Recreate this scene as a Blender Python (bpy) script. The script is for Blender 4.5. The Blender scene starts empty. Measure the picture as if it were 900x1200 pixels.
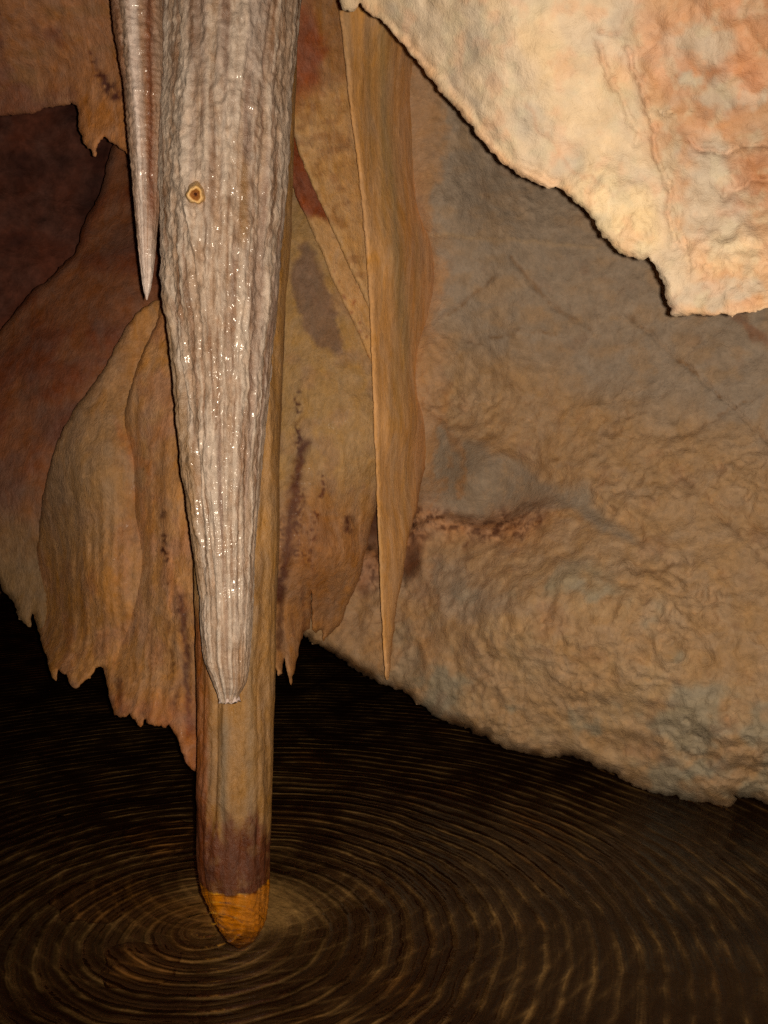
import bpy, math
import numpy as np
from mathutils import Vector
from mathutils.geometry import delaunay_2d_cdt

SC = bpy.context.scene
COL = SC.collection
rng = np.random.default_rng(7)

# ------------------------------------------------------------------ camera model
FPX = 1178.0                       # focal length in pixels of the 900x1200 frame
CAM = np.array([0.0, 0.0, 1.10])
PITCH = math.radians(5.0)
FWD = np.array([0.0, math.cos(PITCH), -math.sin(PITCH)])
UPV = np.array([0.0, math.sin(PITCH), math.cos(PITCH)])
RGT = np.array([1.0, 0.0, 0.0])


def unproj(px, py, d):
    """survey point: direction through a pixel at depth d (metres along the view axis)"""
    px = np.asarray(px, float); py = np.asarray(py, float); d = np.asarray(d, float)
    u = (px - 450.0) / FPX; v = (600.0 - py) / FPX
    return CAM + d[..., None] * (FWD + u[..., None] * RGT + v[..., None] * UPV)


def lin(c):
    c = np.asarray(c, float) / 255.0
    return np.where(c <= 0.04045, c / 12.92, ((c + 0.055) / 1.055) ** 2.4)


KEY = 3.6
# how light and how red each rock's own mineral is, against the survey estimate
TONE = {'limestone_wall': (.90, .885, .91), 'rock_overhang': (.90, .88, .90), 'calcite_body': (.69, .645, .575), 'drip_fringe': (.42, .39, .35),
        'shaft': (.67, .59, .54), 'flowstone_apron': (.72, .71, .76), 'mottled_drape': (.95, .90, .88), 'stained_drape': (.92, .86, .84),
        'drapery': (.99, .90, .87), 'flowstone_curtain': (1.12, 1.02, 1.0), 'flowstone_shield': (1.08, .96, .86), 'flowstone_dome': (.84, .62, .58),
        'ceiling_shelf': (.97, .82, .82), 'rear_rock_wall': (.46, .40, .46), 'slender_stalactite': (.86, .80, .72)}
LCOL = np.array([1.0, 0.86, 0.66])


def alb(r, g, b, d):
    """pigment of a surface d metres from the flash"""
    return np.clip(lin((r, g, b)) * d * d / KEY / LCOL, 0.004, 0.8)


# ------------------------------------------------------------------ numpy noise
_perm = np.random.default_rng(3).permutation(256)
_perm = np.concatenate([_perm, _perm, _perm])
_g = np.random.default_rng(4).normal(size=(256, 3))
_g /= np.linalg.norm(_g, axis=1)[:, None]


def pn(P):
    P = np.asarray(P, float)
    i = np.floor(P).astype(int); f = P - i
    w = f * f * f * (f * (f * 6 - 15) + 10)
    i &= 255
    out = 0
    for dx in (0, 1):
        wx = w[:, 0] if dx else 1 - w[:, 0]
        for dy in (0, 1):
            wy = w[:, 1] if dy else 1 - w[:, 1]
            for dz in (0, 1):
                wz = w[:, 2] if dz else 1 - w[:, 2]
                h = _perm[_perm[_perm[(i[:, 0] + dx) & 255] + ((i[:, 1] + dy) & 255)] + ((i[:, 2] + dz) & 255)]
                g = _g[h]
                out = out + wx * wy * wz * (g[:, 0] * (f[:, 0] - dx) + g[:, 1] * (f[:, 1] - dy) + g[:, 2] * (f[:, 2] - dz))
    return out * 1.6


def fbm(P, o=4, gain=0.5):
    s = 0; a = 1.0; P = np.asarray(P, float)
    for k in range(o):
        s = s + a * pn(P * (2 ** k) + 17.3 * k)
        a *= gain
    return s


def ridged(P, o=3):
    s = 0; a = 1.0; P = np.asarray(P, float)
    for k in range(o):
        s = s + a * (1 - 2 * np.abs(pn(P * (2 ** k) + 9.1 * k)))
        a *= 0.5
    return s / 1.75


def sst(a, b, x):
    t = np.clip((x - a) / (b - a), 0, 1)
    return t * t * (3 - 2 * t)


def mixc(c, c2, m):
    return c + (np.asarray(c2) - c) * m[:, None]


def seg_dist(px, py, line):
    line = np.asarray(line, float)
    best = np.full(px.shape, 1e9)
    for (x0, y0), (x1, y1) in zip(line[:-1], line[1:]):
        dx, dy = x1 - x0, y1 - y0
        L = dx * dx + dy * dy + 1e-9
        t = np.clip(((px - x0) * dx + (py - y0) * dy) / L, 0, 1)
        best = np.minimum(best, np.hypot(px - x0 - t * dx, py - y0 - t * dy))
    return best


def blob(px, py, cx, cy, rx, ry, soft=0.5, rot=0.0):
    c, s = math.cos(rot), math.sin(rot)
    x = (px - cx) * c + (py - cy) * s
    y = -(px - cx) * s + (py - cy) * c
    q = np.hypot(x / rx, y / ry)
    return 1 - sst(1 - soft, 1 + soft, q)


def warp(px, py, sc, amp, seed=0):
    P = np.stack([px / sc, py / sc, np.full_like(px, seed + 0.37)], 1)
    return px + amp * fbm(P, 3), py + amp * fbm(P + 31.7, 3)


def pix(px, py, sx, sy=None, z=0.5):
    sy = sy or sx
    return np.stack([px / sx, py / sy, np.full_like(px, z)], 1)


def tps(pts):
    pts = np.asarray(pts, float)
    X = pts[:, :2] / 300.0

    def phi(r):
        return np.where(r > 1e-9, r * r * np.log(r + 1e-12), 0)
    n = len(X)
    K = phi(np.linalg.norm(X[:, None] - X[None], axis=2)) + 1e-4 * np.eye(n)
    Pm = np.concatenate([np.ones((n, 1)), X], 1)
    A = np.block([[K, Pm], [Pm.T, np.zeros((3, 3))]])
    w = np.linalg.solve(A, np.concatenate([pts[:, 2], np.zeros(3)]))
    lo, hi = pts[:, 2].min() - 0.15, pts[:, 2].max() + 0.15

    def f(px, py):
        Q = np.stack([px, py], 1) / 300.0
        r = np.linalg.norm(Q[:, None] - X[None], axis=2)
        return np.clip(phi(r) @ w[:n] + w[n] + Q @ w[n + 1:], lo, hi)
    return f


# ------------------------------------------------------------------ mesh helpers
def link_mesh(name, V, F, colr, mat, parent=None, smooth=True, origin=None):
    V = np.asarray(V, float)
    o = np.zeros(3)
    if parent is None:
        o = V.mean(0) if origin is None else np.asarray(origin, float)
    elif parent is not None:
        o = np.array(parent['_o'])
    me = bpy.data.meshes.new(name)
    me.from_pydata((V - o).tolist(), [], [list(map(int, f)) for f in F])
    me.update()
    if colr is not None:
        ca = me.color_attributes.new('pigment', 'FLOAT_COLOR', 'POINT')
        buf = np.ones((len(V), 4), np.float32)
        buf[:, :3] = np.clip(colr, 0.003, 0.85)
        ca.data.foreach_set('color', buf.ravel())
    if smooth:
        me.polygons.foreach_set('use_smooth', [True] * len(me.polygons))
    me.materials.append(mat)
    ob = bpy.data.objects.new(name, me)
    COL.objects.link(ob)
    if parent is None:
        ob.location = o
        ob['_o'] = [float(x) for x in o]
    else:
        ob.parent = parent
    return ob


def tag(o, label, cat, group=None, kind=None):
    o['label'] = label; o['category'] = cat
    if group: o['group'] = group
    if kind: o['kind'] = kind
    return o


def thing(name, loc, label, cat, group=None):
    e = bpy.data.objects.new(name, None)
    e.empty_display_size = 0.1
    COL.objects.link(e)
    e.location = loc
    e['_o'] = [float(x) for x in loc]
    return tag(e, label, cat, group)


def resample(outline, step, jag, seed):
    pts = np.asarray(outline, float); out = []
    n = len(pts); s = 0.0
    for i in range(n):
        a, b = pts[i], pts[(i + 1) % n]
        L = np.linalg.norm(b - a); mid = (a + b) / 2
        far = (min(mid) < -60) or mid[0] > 960 or mid[1] > 1260
        k = max(1, int(round(L / (step * (6 if far else 1)))))
        nrm = np.array([b[1] - a[1], a[0] - b[0]]) / (L + 1e-9)
        for j in range(k):
            t = j / k
            p = a + (b - a) * t
            if j > 0 and jag > 0 and not far:
                q = np.array([[(s + L * t) / 14.0, seed * 3.7, 0.5]])
                p = p + nrm * jag * float(fbm(q, 4, 0.7)[0]) * min(1.0, 3 * t, 3 * (1 - t) + 0.2)
            out.append(p)
        s += L
    return np.array(out)


def inside(px, py, poly):
    res = np.zeros(px.shape, bool)
    x0, y0 = poly[:, 0], poly[:, 1]
    x1, y1 = np.roll(x0, -1), np.roll(y0, -1)
    for a, b, c, d in zip(x0, y0, x1, y1):
        if b == d: continue
        m = ((b > py) != (d > py)) & (px < (c - a) * (py - b) / (d - b) + a)
        res ^= m
    return res


def relief(name, outline, depth, thick, mat, colour, disp=None, step=4.0, jag=1.5, edge_r=10.0,
           edge_d=0.03, back_r=60.0, parent=None, seed=1, dfun=None):
    """closed rock body: measured outline, front surface with its own depth, rounded rim, real thickness behind"""
    poly = resample(outline, step * 0.8, jag, seed)
    lo, hi = poly.min(0), poly.max(0)
    pts = []
    for st, fine in ((step, True), (step * 6, False)):
        xs = np.arange(lo[0], hi[0], st); ys = np.arange(lo[1], hi[1], st)
        gx, gy = np.meshgrid(xs, ys); gx = gx + (np.arange(len(ys)) % 2)[:, None] * st / 2
        gx, gy = gx.ravel(), gy.ravel()
        infr = (gx > -50) & (gx < 950) & (gy > -50) & (gy < 1250)
        m = infr if fine else ~infr
        gx, gy = gx[m], gy[m]
        gx = gx + rng.uniform(-.22, .22, gx.shape) * st; gy = gy + rng.uniform(-.22, .22, gy.shape) * st
        m = inside(gx, gy, poly)
        gx, gy = gx[m], gy[m]
        if len(gx):
            dd = seg_dist(gx, gy, np.vstack([poly, poly[:1]]))
            m = dd > 0.55 * step
            pts.append(np.stack([gx[m], gy[m]], 1))
    allp = np.vstack([poly] + pts)
    nb = len(poly)
    edges = [(i, (i + 1) % nb) for i in range(nb)]
    vs, es, fs, ov, oe, of = delaunay_2d_cdt([Vector(p) for p in allp], edges, [], 1, 1e-4)
    q = np.array([[v.x, v.y] for v in vs]); px, py = q[:, 0], q[:, 1]
    dist = seg_dist(px, py, np.vstack([poly, poly[:1]]))
    d = tps(depth)(px, py)
    if dfun is not None:
        d = d + dfun(px, py)
    t = np.clip(dist / edge_r, 0, 1)
    d_mid = d + edge_d
    P0 = unproj(px, py, d)
    dd = disp(px, py, P0) if disp is not None else 0
    front = d + edge_d * (1 - np.sqrt(np.clip(1 - (1 - t) ** 2, 0, 1))) - dd * np.clip(dist / 6.0, 0, 1)
    tb = np.clip(dist / back_r, 0, 1)
    back = np.maximum(d_mid, front) + 1e-4 + (thick) * np.sqrt(np.clip(1 - (1 - tb) ** 2, 0, 1))
    onb = dist < 1e-3
    PF = unproj(px, py, front); PB = unproj(px, py, back)
    n = len(px)
    bid = np.where(onb, np.arange(n), np.arange(n) + n)
    used = ~onb
    remap = np.full(2 * n, -1); remap[:n] = np.arange(n)
    remap[n:][used] = n + np.arange(used.sum())
    V = np.vstack([PF, PB[used]])
    F = []
    for f in fs:
        a, b, c = f
        ar = (px[b] - px[a]) * (py[c] - py[a]) - (px[c] - px[a]) * (py[b] - py[a])
        if abs(ar) < 1e-6: continue
        if ar > 0: a, b = b, a          # face the camera side
        F.append((a, b, c))
        g = [remap[bid[k]] for k in (a, c, b)]
        if not (g[0] in (a,) and g[1] in (c,) and g[2] in (b,)):
            F.append(tuple(g))
    c = colour(px, py, P0) * np.array(TONE.get(name, (1, 1, 1)))
    C = np.vstack([c, c[used]])
    return link_mesh(name, V, F, C, mat, parent)


def tube(name, prof, depth, mat, colour, disp=None, nseg=120, dy=3.0, parent=None, asp=1.0, split=None):
    """solid of near-circular cross-section following a measured profile (y, left, right)"""
    prof = np.asarray(prof, float)
    ys = np.arange(prof[0, 0], prof[-1, 0] + 0.01, dy)
    if ys[-1] < prof[-1, 0]: ys = np.append(ys, prof[-1, 0])
    xl = np.interp(ys, prof[:, 0], prof[:, 1]); xr = np.interp(ys, prof[:, 0], prof[:, 2])
    k = np.array([1, 2, 3, 2, 1.0]); k /= k.sum()
    sm = lambda a: np.convolve(np.pad(a, 2, 'edge'), k, 'valid')
    xl2, xr2 = sm(xl), sm(xr)
    dep = np.asarray(depth, float)
    d = np.interp(ys, dep[:, 0], dep[:, 1])
    cx = (xl2 + xr2) / 2
    C = unproj(cx, ys, d); r = np.maximum((xr2 - xl2) / 2 / FPX * d, 0.001)
    th = np.arange(nseg) / nseg * 2 * math.pi
    R = np.repeat(r[:, None], nseg, 1)
    TH = np.repeat(th[None], len(ys), 0); YS = np.repeat(ys[:, None], nseg, 1)
    X = C[:, 0][:, None] + R * np.cos(TH); Y = C[:, 1][:, None] + R * np.sin(TH) * asp
    Z = np.repeat(C[:, 2][:, None], nseg, 1)
    P = np.stack([X, Y, Z], 2).reshape(-1, 3)
    PX = (cx[:, None] + (xr2 - xl2)[:, None] / 2 * np.cos(TH)).ravel()
    if disp is not None:
        dr = disp(TH.ravel(), YS.ravel(), P, PX, R.ravel()).reshape(R.shape)
        dr = dr * (1 - .55 * np.abs(np.cos(TH)) ** 6)
        R = np.maximum(R + dr, 0.0008)
        X = C[:, 0][:, None] + R * np.cos(TH); Y = C[:, 1][:, None] + R * np.sin(TH) * asp
    V = np.stack([X, Y, Z], 2).reshape(-1, 3)
    F = []
    n = len(ys)
    for i in range(n - 1):
        for j in range(nseg):
            j2 = (j + 1) % nseg
            F.append((i * nseg + j, (i + 1) * nseg + j, (i + 1) * nseg + j2, i * nseg + j2))
    tip = V[-nseg:].mean(0); tip[2] -= 0.002
    top = V[:nseg].mean(0)
    V = np.vstack([V, tip, top])
    a, b = len(V) - 2, len(V) - 1
    for j in range(nseg):
        j2 = (j + 1) % nseg
        F.append(((n - 1) * nseg + j, a, (n - 1) * nseg + j2))
        F.append((j2, b, j))
    col = colour(TH.ravel(), YS.ravel(), P, PX) * np.array(TONE.get(name, (1, 1, 1)))
    col = np.vstack([col, col[-1:], col[:1]])
    if split:
        k = int(np.searchsorted(ys, split[0]))
        zc = np.repeat(np.arange(n), nseg); zc = np.append(zc, [n + 1, -1])
        for nm, sel in ((name, lambda m: m < k), (split[1], lambda m: m >= k)):
            Fs = [q for q in F if sel(min(zc[list(q)]))]
            ids = sorted({v for q in Fs for v in q}); mp_ = {v: i for i, v in enumerate(ids)}
            ob = link_mesh(nm, V[ids], [[mp_[v] for v in q] for q in Fs], col[ids], mat, parent)
        return ob
    return link_mesh(name, V, F, col, mat, parent)


# ------------------------------------------------------------------ materials
def rock_mat(name, bump=0.6, fine=90.0, dist=0.004, rough=0.75, spec=0.25, var=0.35, stretch=1.0, coat=0.0,
             coat_r=0.2, speck=0.0, mid=28.0, gour=0.0):
    m = bpy.data.materials.new(name); m.use_nodes = True
    N = m.node_tree.nodes; L = m.node_tree.links
    b = N['Principled BSDF']
    geo = N.new('ShaderNodeNewGeometry')
    mp = N.new('ShaderNodeMapping'); mp.inputs['Scale'].default_value = (1, 1, stretch)
    L.new(geo.outputs['Position'], mp.inputs['Vector'])
    at = N.new('ShaderNodeAttribute'); at.attribute_name = 'pigment'

    def noise(sc, det=6, rough_=0.6, dis=0.0):
        n = N.new('ShaderNodeTexNoise'); n.inputs['Scale'].default_value = sc
        n.inputs['Detail'].default_value = det; n.inputs['Roughness'].default_value = rough_
        n.inputs['Distortion'].default_value = dis
        L.new(mp.outputs['Vector'], n.inputs['Vector'])
        return n
    n1 = noise(mid, 7, 0.65, 0.4); n2 = noise(fine, 5, 0.7); n3 = noise(fine * 3.2, 3, 0.6)
    # brightness and hue variation of the pigment
    mr = N.new('ShaderNodeMapRange'); mr.inputs['From Min'].default_value = 0.3; mr.inputs['From Max'].default_value = 0.7
    mr.inputs['To Min'].default_value = 1 - var; mr.inputs['To Max'].default_value = 1 + var
    L.new(n1.outputs['Fac'], mr.inputs['Value'])
    mr2 = N.new('ShaderNodeMapRange'); mr2.inputs['From Min'].default_value = 0.3; mr2.inputs['From Max'].default_value = 0.7
    mr2.inputs['To Min'].default_value = 1 - var * .8; mr2.inputs['To Max'].default_value = 1 + var * .8
    L.new(n2.outputs['Fac'], mr2.inputs['Value'])
    mu = N.new('ShaderNodeMath'); mu.operation = 'MULTIPLY'
    L.new(mr.outputs[0], mu.inputs[0]); L.new(mr2.outputs[0], mu.inputs[1])
    vm = N.new('ShaderNodeVectorMath'); vm.operation = 'SCALE'
    L.new(at.outputs['Color'], vm.inputs[0]); L.new(mu.outputs[0], vm.inputs['Scale'])
    hs = N.new('ShaderNodeHueSaturation')
    mr3 = N.new('ShaderNodeMapRange'); mr3.inputs['From Min'].default_value = 0.3; mr3.inputs['From Max'].default_value = 0.7
    mr3.inputs['To Min'].default_value = 0.88; mr3.inputs['To Max'].default_value = 1.1
    n4 = noise(mid * 0.45, 4, 0.6, 0.8)
    L.new(n4.outputs['Fac'], mr3.inputs['Value'])
    L.new(mr3.outputs[0], hs.inputs['Saturation'])
    L.new(vm.outputs[0], hs.inputs['Color'])
    colout = hs.outputs['Color']
    if speck > 0:
        vo = N.new('ShaderNodeTexNoise'); vo.inputs['Scale'].default_value = 170; vo.inputs['Detail'].default_value = 2
        L.new(mp.outputs['Vector'], vo.inputs['Vector'])
        cr = N.new('ShaderNodeMapRange'); cr.inputs['From Min'].default_value = 0.66; cr.inputs['From Max'].default_value = 0.74
        cr.inputs['To Max'].default_value = speck
        L.new(vo.outputs['Fac'], cr.inputs['Value'])
        mx = N.new('ShaderNodeMix'); mx.data_type = 'RGBA'
        L.new(cr.outputs[0], mx.inputs['Factor']); L.new(colout, mx.inputs['A'])
        mx.inputs['B'].default_value = (0.05, 0.022, 0.01, 1)
        colout = mx.outputs['Result']
    L.new(colout, b.inputs['Base Color'])
    # relief
    ad = N.new('ShaderNodeMath'); ad.operation = 'ADD'
    s2 = N.new('ShaderNodeMath'); s2.operation = 'MULTIPLY'; s2.inputs[1].default_value = 0.45
    s3 = N.new('ShaderNodeMath'); s3.operation = 'MULTIPLY_ADD'; s3.inputs[1].default_value = 0.2
    L.new(n2.outputs['Fac'], s2.inputs[0]); L.new(n3.outputs['Fac'], s3.inputs[0]); L.new(s2.outputs[0], s3.inputs[2])
    L.new(n1.outputs['Fac'], ad.inputs[0]); L.new(s3.outputs[0], ad.inputs[1])
    hgt = ad.outputs[0]
    if gour > 0:
        wv = N.new('ShaderNodeTexWave'); wv.bands_direction = 'Z'; wv.inputs['Scale'].default_value = 32
        wv.inputs['Distortion'].default_value = 5; wv.inputs['Detail'].default_value = 3; wv.inputs['Detail Scale'].default_value = 1.4
        L.new(geo.outputs['Position'], wv.inputs['Vector'])
        ga = N.new('ShaderNodeMath'); ga.operation = 'MULTIPLY_ADD'; ga.inputs[1].default_value = gour
        L.new(wv.outputs['Fac'], ga.inputs[0]); L.new(hgt, ga.inputs[2]); hgt = ga.outputs[0]
    bp = N.new('ShaderNodeBump'); bp.inputs['Strength'].default_value = bump; bp.inputs['Distance'].default_value = dist
    L.new(hgt, bp.inputs['Height'])
    L.new(bp.outputs['Normal'], b.inputs['Normal'])
    rr = N.new('ShaderNodeMapRange'); rr.inputs['To Min'].default_value = max(0.05, rough - 0.18); rr.inputs['To Max'].default_value = min(1, rough + 0.18)
    L.new(n2.outputs['Fac'], rr.inputs['Value']); L.new(rr.outputs[0], b.inputs['Roughness'])
    b.inputs['Specular IOR Level'].default_value = spec
    if coat > 0:
        b.inputs['Coat Weight'].default_value = coat; b.inputs['Coat Roughness'].default_value = coat_r
        pn_ = N.new('ShaderNodeTexNoise'); pn_.inputs['Scale'].default_value = 16; pn_.inputs['Detail'].default_value = 4
        L.new(geo.outputs['Position'], pn_.inputs['Vector'])
        pm = N.new('ShaderNodeMapRange'); pm.inputs['From Min'].default_value = 0.46; pm.inputs['From Max'].default_value = 0.72; pm.inputs['To Max'].default_value = coat
        L.new(pn_.outputs['Fac'], pm.inputs['Value']); L.new(pm.outputs[0], b.inputs['Coat Weight'])
        gb = N.new('ShaderNodeBump'); gb.inputs['Strength'].default_value = 1.0; gb.inputs['Distance'].default_value = 0.0011
        gn = N.new('ShaderNodeTexNoise'); gn.inputs['Scale'].default_value = 120; gn.inputs['Detail'].default_value = 1
        L.new(geo.outputs['Position'], gn.inputs['Vector']); L.new(gn.outputs['Fac'], gb.inputs['Height'])
        L.new(gb.outputs['Normal'], b.inputs['Coat Normal'])
    return m


M_WALL = rock_mat('limestone_wall', bump=0.8, fine=110, dist=0.0085, mid=26, rough=0.75, spec=0.25, var=0.13)
M_SLAB = rock_mat('pale_limestone', bump=0.8, fine=120, dist=0.006, mid=30, rough=0.6, spec=0.3, var=0.06)
M_FLOW = rock_mat('tan_flowstone', bump=0.9, fine=170, dist=0.007, mid=42, rough=0.55, spec=0.4, var=0.19, stretch=0.55, speck=0.35, coat=0.05, coat_r=0.14)
M_DRAPE = rock_mat('tan_drapery', bump=0.7, fine=170, dist=0.005, mid=50, rough=0.68, spec=0.28, var=0.15, stretch=0.3)
M_WHITE = rock_mat('wet_calcite', bump=1.0, fine=140, dist=0.006, mid=55, rough=0.34, spec=0.5, var=0.17, stretch=0.6, coat=0.8, coat_r=0.13)
M_COL = rock_mat('ochre_calcite', bump=0.9, fine=160, dist=0.007, mid=40, rough=0.45, spec=0.45, var=0.15, stretch=0.6, coat=0.25, coat_r=0.14)
M_DARK = rock_mat('dark_rock', bump=0.7, fine=40, dist=0.015, mid=12, rough=0.85, spec=0.15, var=0.3)

# ------------------------------------------------------------------ cave chamber (setting)
def chamber():
    nu, nv = 120, 60
    V = []; F = []
    for i in range(nv):
        t = i / (nv - 1)
        for j in range(nu):
            a = j / nu * 2 * math.pi
            # wall from z=-1.4 to 1.9, then vault to 3.1
            if t < 0.55:
                z = -1.4 + 3.3 * t / 0.55; rr = 1.0
            else:
                q = (t - 0.55) / 0.45 * math.pi / 2
                z = 1.9 + 1.3 * math.sin(q); rr = max(0.001, math.cos(q))
            V.append((5.2 * rr * math.cos(a) + 0.3, 2.2 + 5.2 * rr * math.sin(a), z))
        
    V = np.array(V)
    dn = fbm(V * 0.8, 4) * 0.35 + ridged(V * 2.3, 3) * 0.06
    ctr = np.array([0.3, 2.2, 0.8])
    dirs = V - ctr; dirs /= np.linalg.norm(dirs, axis=1)[:, None] + 1e-9
    V = V + dirs * dn[:, None]
    for i in range(nv - 1):
        for j in range(nu):
            j2 = (j + 1) % nu
            F.append((i * nu + j, (i + 1) * nu + j, (i + 1) * nu + j2, i * nu + j2))
    n = fbm(V * 1.7, 4)[:, None]
    c = np.array([0.30, 0.15, 0.085]) * (1 + 0.35 * n)
    o = link_mesh('cave_chamber', V, F, c, M_DARK)
    o['kind'] = 'structure'


chamber()


def pool_floor():
    nx = 220
    xs = np.linspace(-5.2, 5.6, nx); ys = np.linspace(-2.6, 7.2, nx)
    X, Y = np.meshgrid(xs, ys); X = X.ravel(); Y = Y.ravel()
    P = np.stack([X, Y, np.zeros_like(X)], 1)
    Z = -0.62 + 0.12 * fbm(P * 1.2, 4) + 0.03 * ridged(P * 5, 3)
    V = np.stack([X, Y, Z], 1)
    F = [(i * nx + j, i * nx + j + 1, (i + 1) * nx + j + 1, (i + 1) * nx + j) for i in range(nx - 1) for j in range(nx - 1)]
    n = fbm(P * 3.1, 5)[:, None]; n2 = sst(0.15, 0.6, fbm(P * 2.2 + 5, 4))
    c = np.array([0.55, 0.46, 0.33]) * (1 + 0.5 * n)
    c = mixc(c, (0.58, 0.36, 0.17), n2 * 0.7)
    o = link_mesh('pool_floor', V, F, c, M_DARK)
    o['kind'] = 'structure'


pool_floor()


def water():
    # drip points on the water plane
    def on_water(px, py):
        u = (px - 450) / FPX; v = (600 - py) / FPX
        dr = FWD + u * RGT + v * UPV
        t = -CAM[2] / dr[2]
        return CAM + dr * t
    A = on_water(243, 1092); B = on_water(283, 1098)
    V = [(-5.3, -2.8, 0), (5.7, -2.8, 0), (5.7, 7.4, 0), (-5.3, 7.4, 0)]
    m = bpy.data.materials.new('pool_water'); m.use_nodes = True
    N = m.node_tree.nodes; L = m.node_tree.links
    for n in list(N): N.remove(n)
    out = N.new('ShaderNodeOutputMaterial')
    geo = N.new('ShaderNodeNewGeometry')

    def math_(op, a, b=None, c=None):
        n = N.new('ShaderNodeMath'); n.operation = op
        for k, x in enumerate((a, b, c)):
            if x is None: continue
            if isinstance(x, (int, float)): n.inputs[k].default_value = x
            else: L.new(x, n.inputs[k])
        return n.outputs[0]
    nz = N.new('ShaderNodeTexNoise'); nz.inputs['Scale'].default_value = 3.0; nz.inputs['Detail'].default_value = 2
    L.new(geo.outputs['Position'], nz.inputs['Vector'])
    nzb = N.new('ShaderNodeTexNoise'); nzb.inputs['Scale'].default_value = 14.0; nzb.inputs['Detail'].default_value = 3
    L.new(geo.outputs['Position'], nzb.inputs['Vector'])

    crest = []  # crest lines that stand in for light focused by the ripples

    def rings(c, lam, amp, decay, rmin=0.0, wob=0.05, focus=0.0):
        d = N.new('ShaderNodeVectorMath'); d.operation = 'DISTANCE'
        L.new(geo.outputs['Position'], d.inputs[0]); d.inputs[1].default_value = (c[0], c[1], 0)
        r = d.outputs['Value']
        rw = math_('ADD', r, math_('MULTIPLY', nz.outputs['Fac'], wob))
        rw = math_('ADD', rw, math_('MULTIPLY', nzb.outputs['Fac'], wob * 0.25))
        s = math_('SINE', math_('MULTIPLY', rw, 2 * math.pi / lam))
        env = math_('POWER', 2.718, math_('MULTIPLY', r, -1.0 / decay))
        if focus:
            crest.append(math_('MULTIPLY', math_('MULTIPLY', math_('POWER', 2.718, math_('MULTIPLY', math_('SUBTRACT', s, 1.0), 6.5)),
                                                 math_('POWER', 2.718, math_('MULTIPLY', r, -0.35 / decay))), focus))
        s = math_('POWER', 2.718, math_('MULTIPLY', math_('SUBTRACT', s, 1.0), 1.3))
        return math_('MULTIPLY', math_('MULTIPLY', s, env), amp)
    h = rings(A, 0.047, 0.0042, 2.2, wob=0.05, focus=1.3)
    h = math_('ADD', h, rings(A, 0.026, 0.0012, 1.2, wob=0.055, focus=0.5))
    h = math_('ADD', h, rings(B, 0.026, 0.0034, 0.07, wob=0.0))
    h = math_('ADD', h, rings((A[0] + 0.05, A[1] + 0.28), 0.043, 0.0008, 1.2, focus=0.45))
    h = math_('ADD', h, rings((-1.6, 2.6), 0.06, 0.0004, 2.5))
    n3 = N.new('ShaderNodeTexNoise'); n3.inputs['Scale'].default_value = 26; n3.inputs['Detail'].default_value = 3
    L.new(geo.outputs['Position'], n3.inputs['Vector'])
    h = math_('ADD', h, math_('MULTIPLY', n3.outputs['Fac'], 0.0009))
    bp = N.new('ShaderNodeBump'); bp.inputs['Strength'].default_value = 1.0; bp.inputs['Distance'].default_value = 1.0
    L.new(h, bp.inputs['Height'])
    dp = N.new('ShaderNodeVectorMath'); dp.operation = 'DOT_PRODUCT'
    L.new(bp.outputs['Normal'], dp.inputs[0]); L.new(geo.outputs['Incoming'], dp.inputs[1])
    ca = math_('ABSOLUTE', dp.outputs['Value'])
    fr = math_('MULTIPLY_ADD', math_('POWER', math_('SUBTRACT', 1.0, ca), 5.0), 0.95, 0.022)
    tr = N.new('ShaderNodeBsdfTransparent'); n5 = N.new('ShaderNodeTexNoise'); n5.inputs['Scale'].default_value = 9; n5.inputs['Detail'].default_value = 2
    L.new(geo.outputs['Position'], n5.inputs['Vector'])
    pat = N.new('ShaderNodeMapRange'); pat.inputs['From Min'].default_value = 0.35; pat.inputs['From Max'].default_value = 0.65
    pat.inputs['To Min'].default_value = 0.15; pat.inputs['To Max'].default_value = 1.0
    L.new(n5.outputs['Fac'], pat.inputs['Value'])
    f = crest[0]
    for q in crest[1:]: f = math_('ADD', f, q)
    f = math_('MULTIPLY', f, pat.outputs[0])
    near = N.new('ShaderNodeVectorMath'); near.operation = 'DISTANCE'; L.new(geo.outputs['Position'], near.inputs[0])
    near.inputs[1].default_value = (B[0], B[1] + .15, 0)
    f = math_('ADD', f, math_('POWER', 2.718, math_('MULTIPLY', near.outputs['Value'], -10.0))); f = math_('ADD', f, math_('MULTIPLY', math_('POWER', 2.718, math_('MULTIPLY', near.outputs['Value'], -14.0)), 1.2))  # tint lightened around the foot so that it stays bright
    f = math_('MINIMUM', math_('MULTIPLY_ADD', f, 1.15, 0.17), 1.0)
    tv = N.new('ShaderNodeVectorMath'); tv.operation = 'SCALE'; tv.inputs[0].default_value = (0.96, 0.79, 0.54); L.new(f, tv.inputs['Scale'])  # caustic light painted into the water's tint along the crests
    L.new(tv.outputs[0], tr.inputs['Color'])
    gl = N.new('ShaderNodeBsdfGlossy'); gl.inputs['Roughness'].default_value = 0.012; L.new(bp.outputs['Normal'], gl.inputs['Normal'])
    df = N.new('ShaderNodeBsdfDiffuse'); df.inputs['Color'].default_value = (0.55, 0.17, 0.08, 1)   # reddish diffuse part, as of silt, added to lift the black far water
    sm = N.new('ShaderNodeMixShader'); sm.inputs[0].default_value = 0.02
    L.new(tr.outputs[0], sm.inputs[1]); L.new(df.outputs[0], sm.inputs[2])
    mx = N.new('ShaderNodeMixShader')
    L.new(fr, mx.inputs[0]); L.new(sm.outputs[0], mx.inputs[1]); L.new(gl.outputs[0], mx.inputs[2])
    L.new(mx.outputs[0], out.inputs['Surface'])
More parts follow.
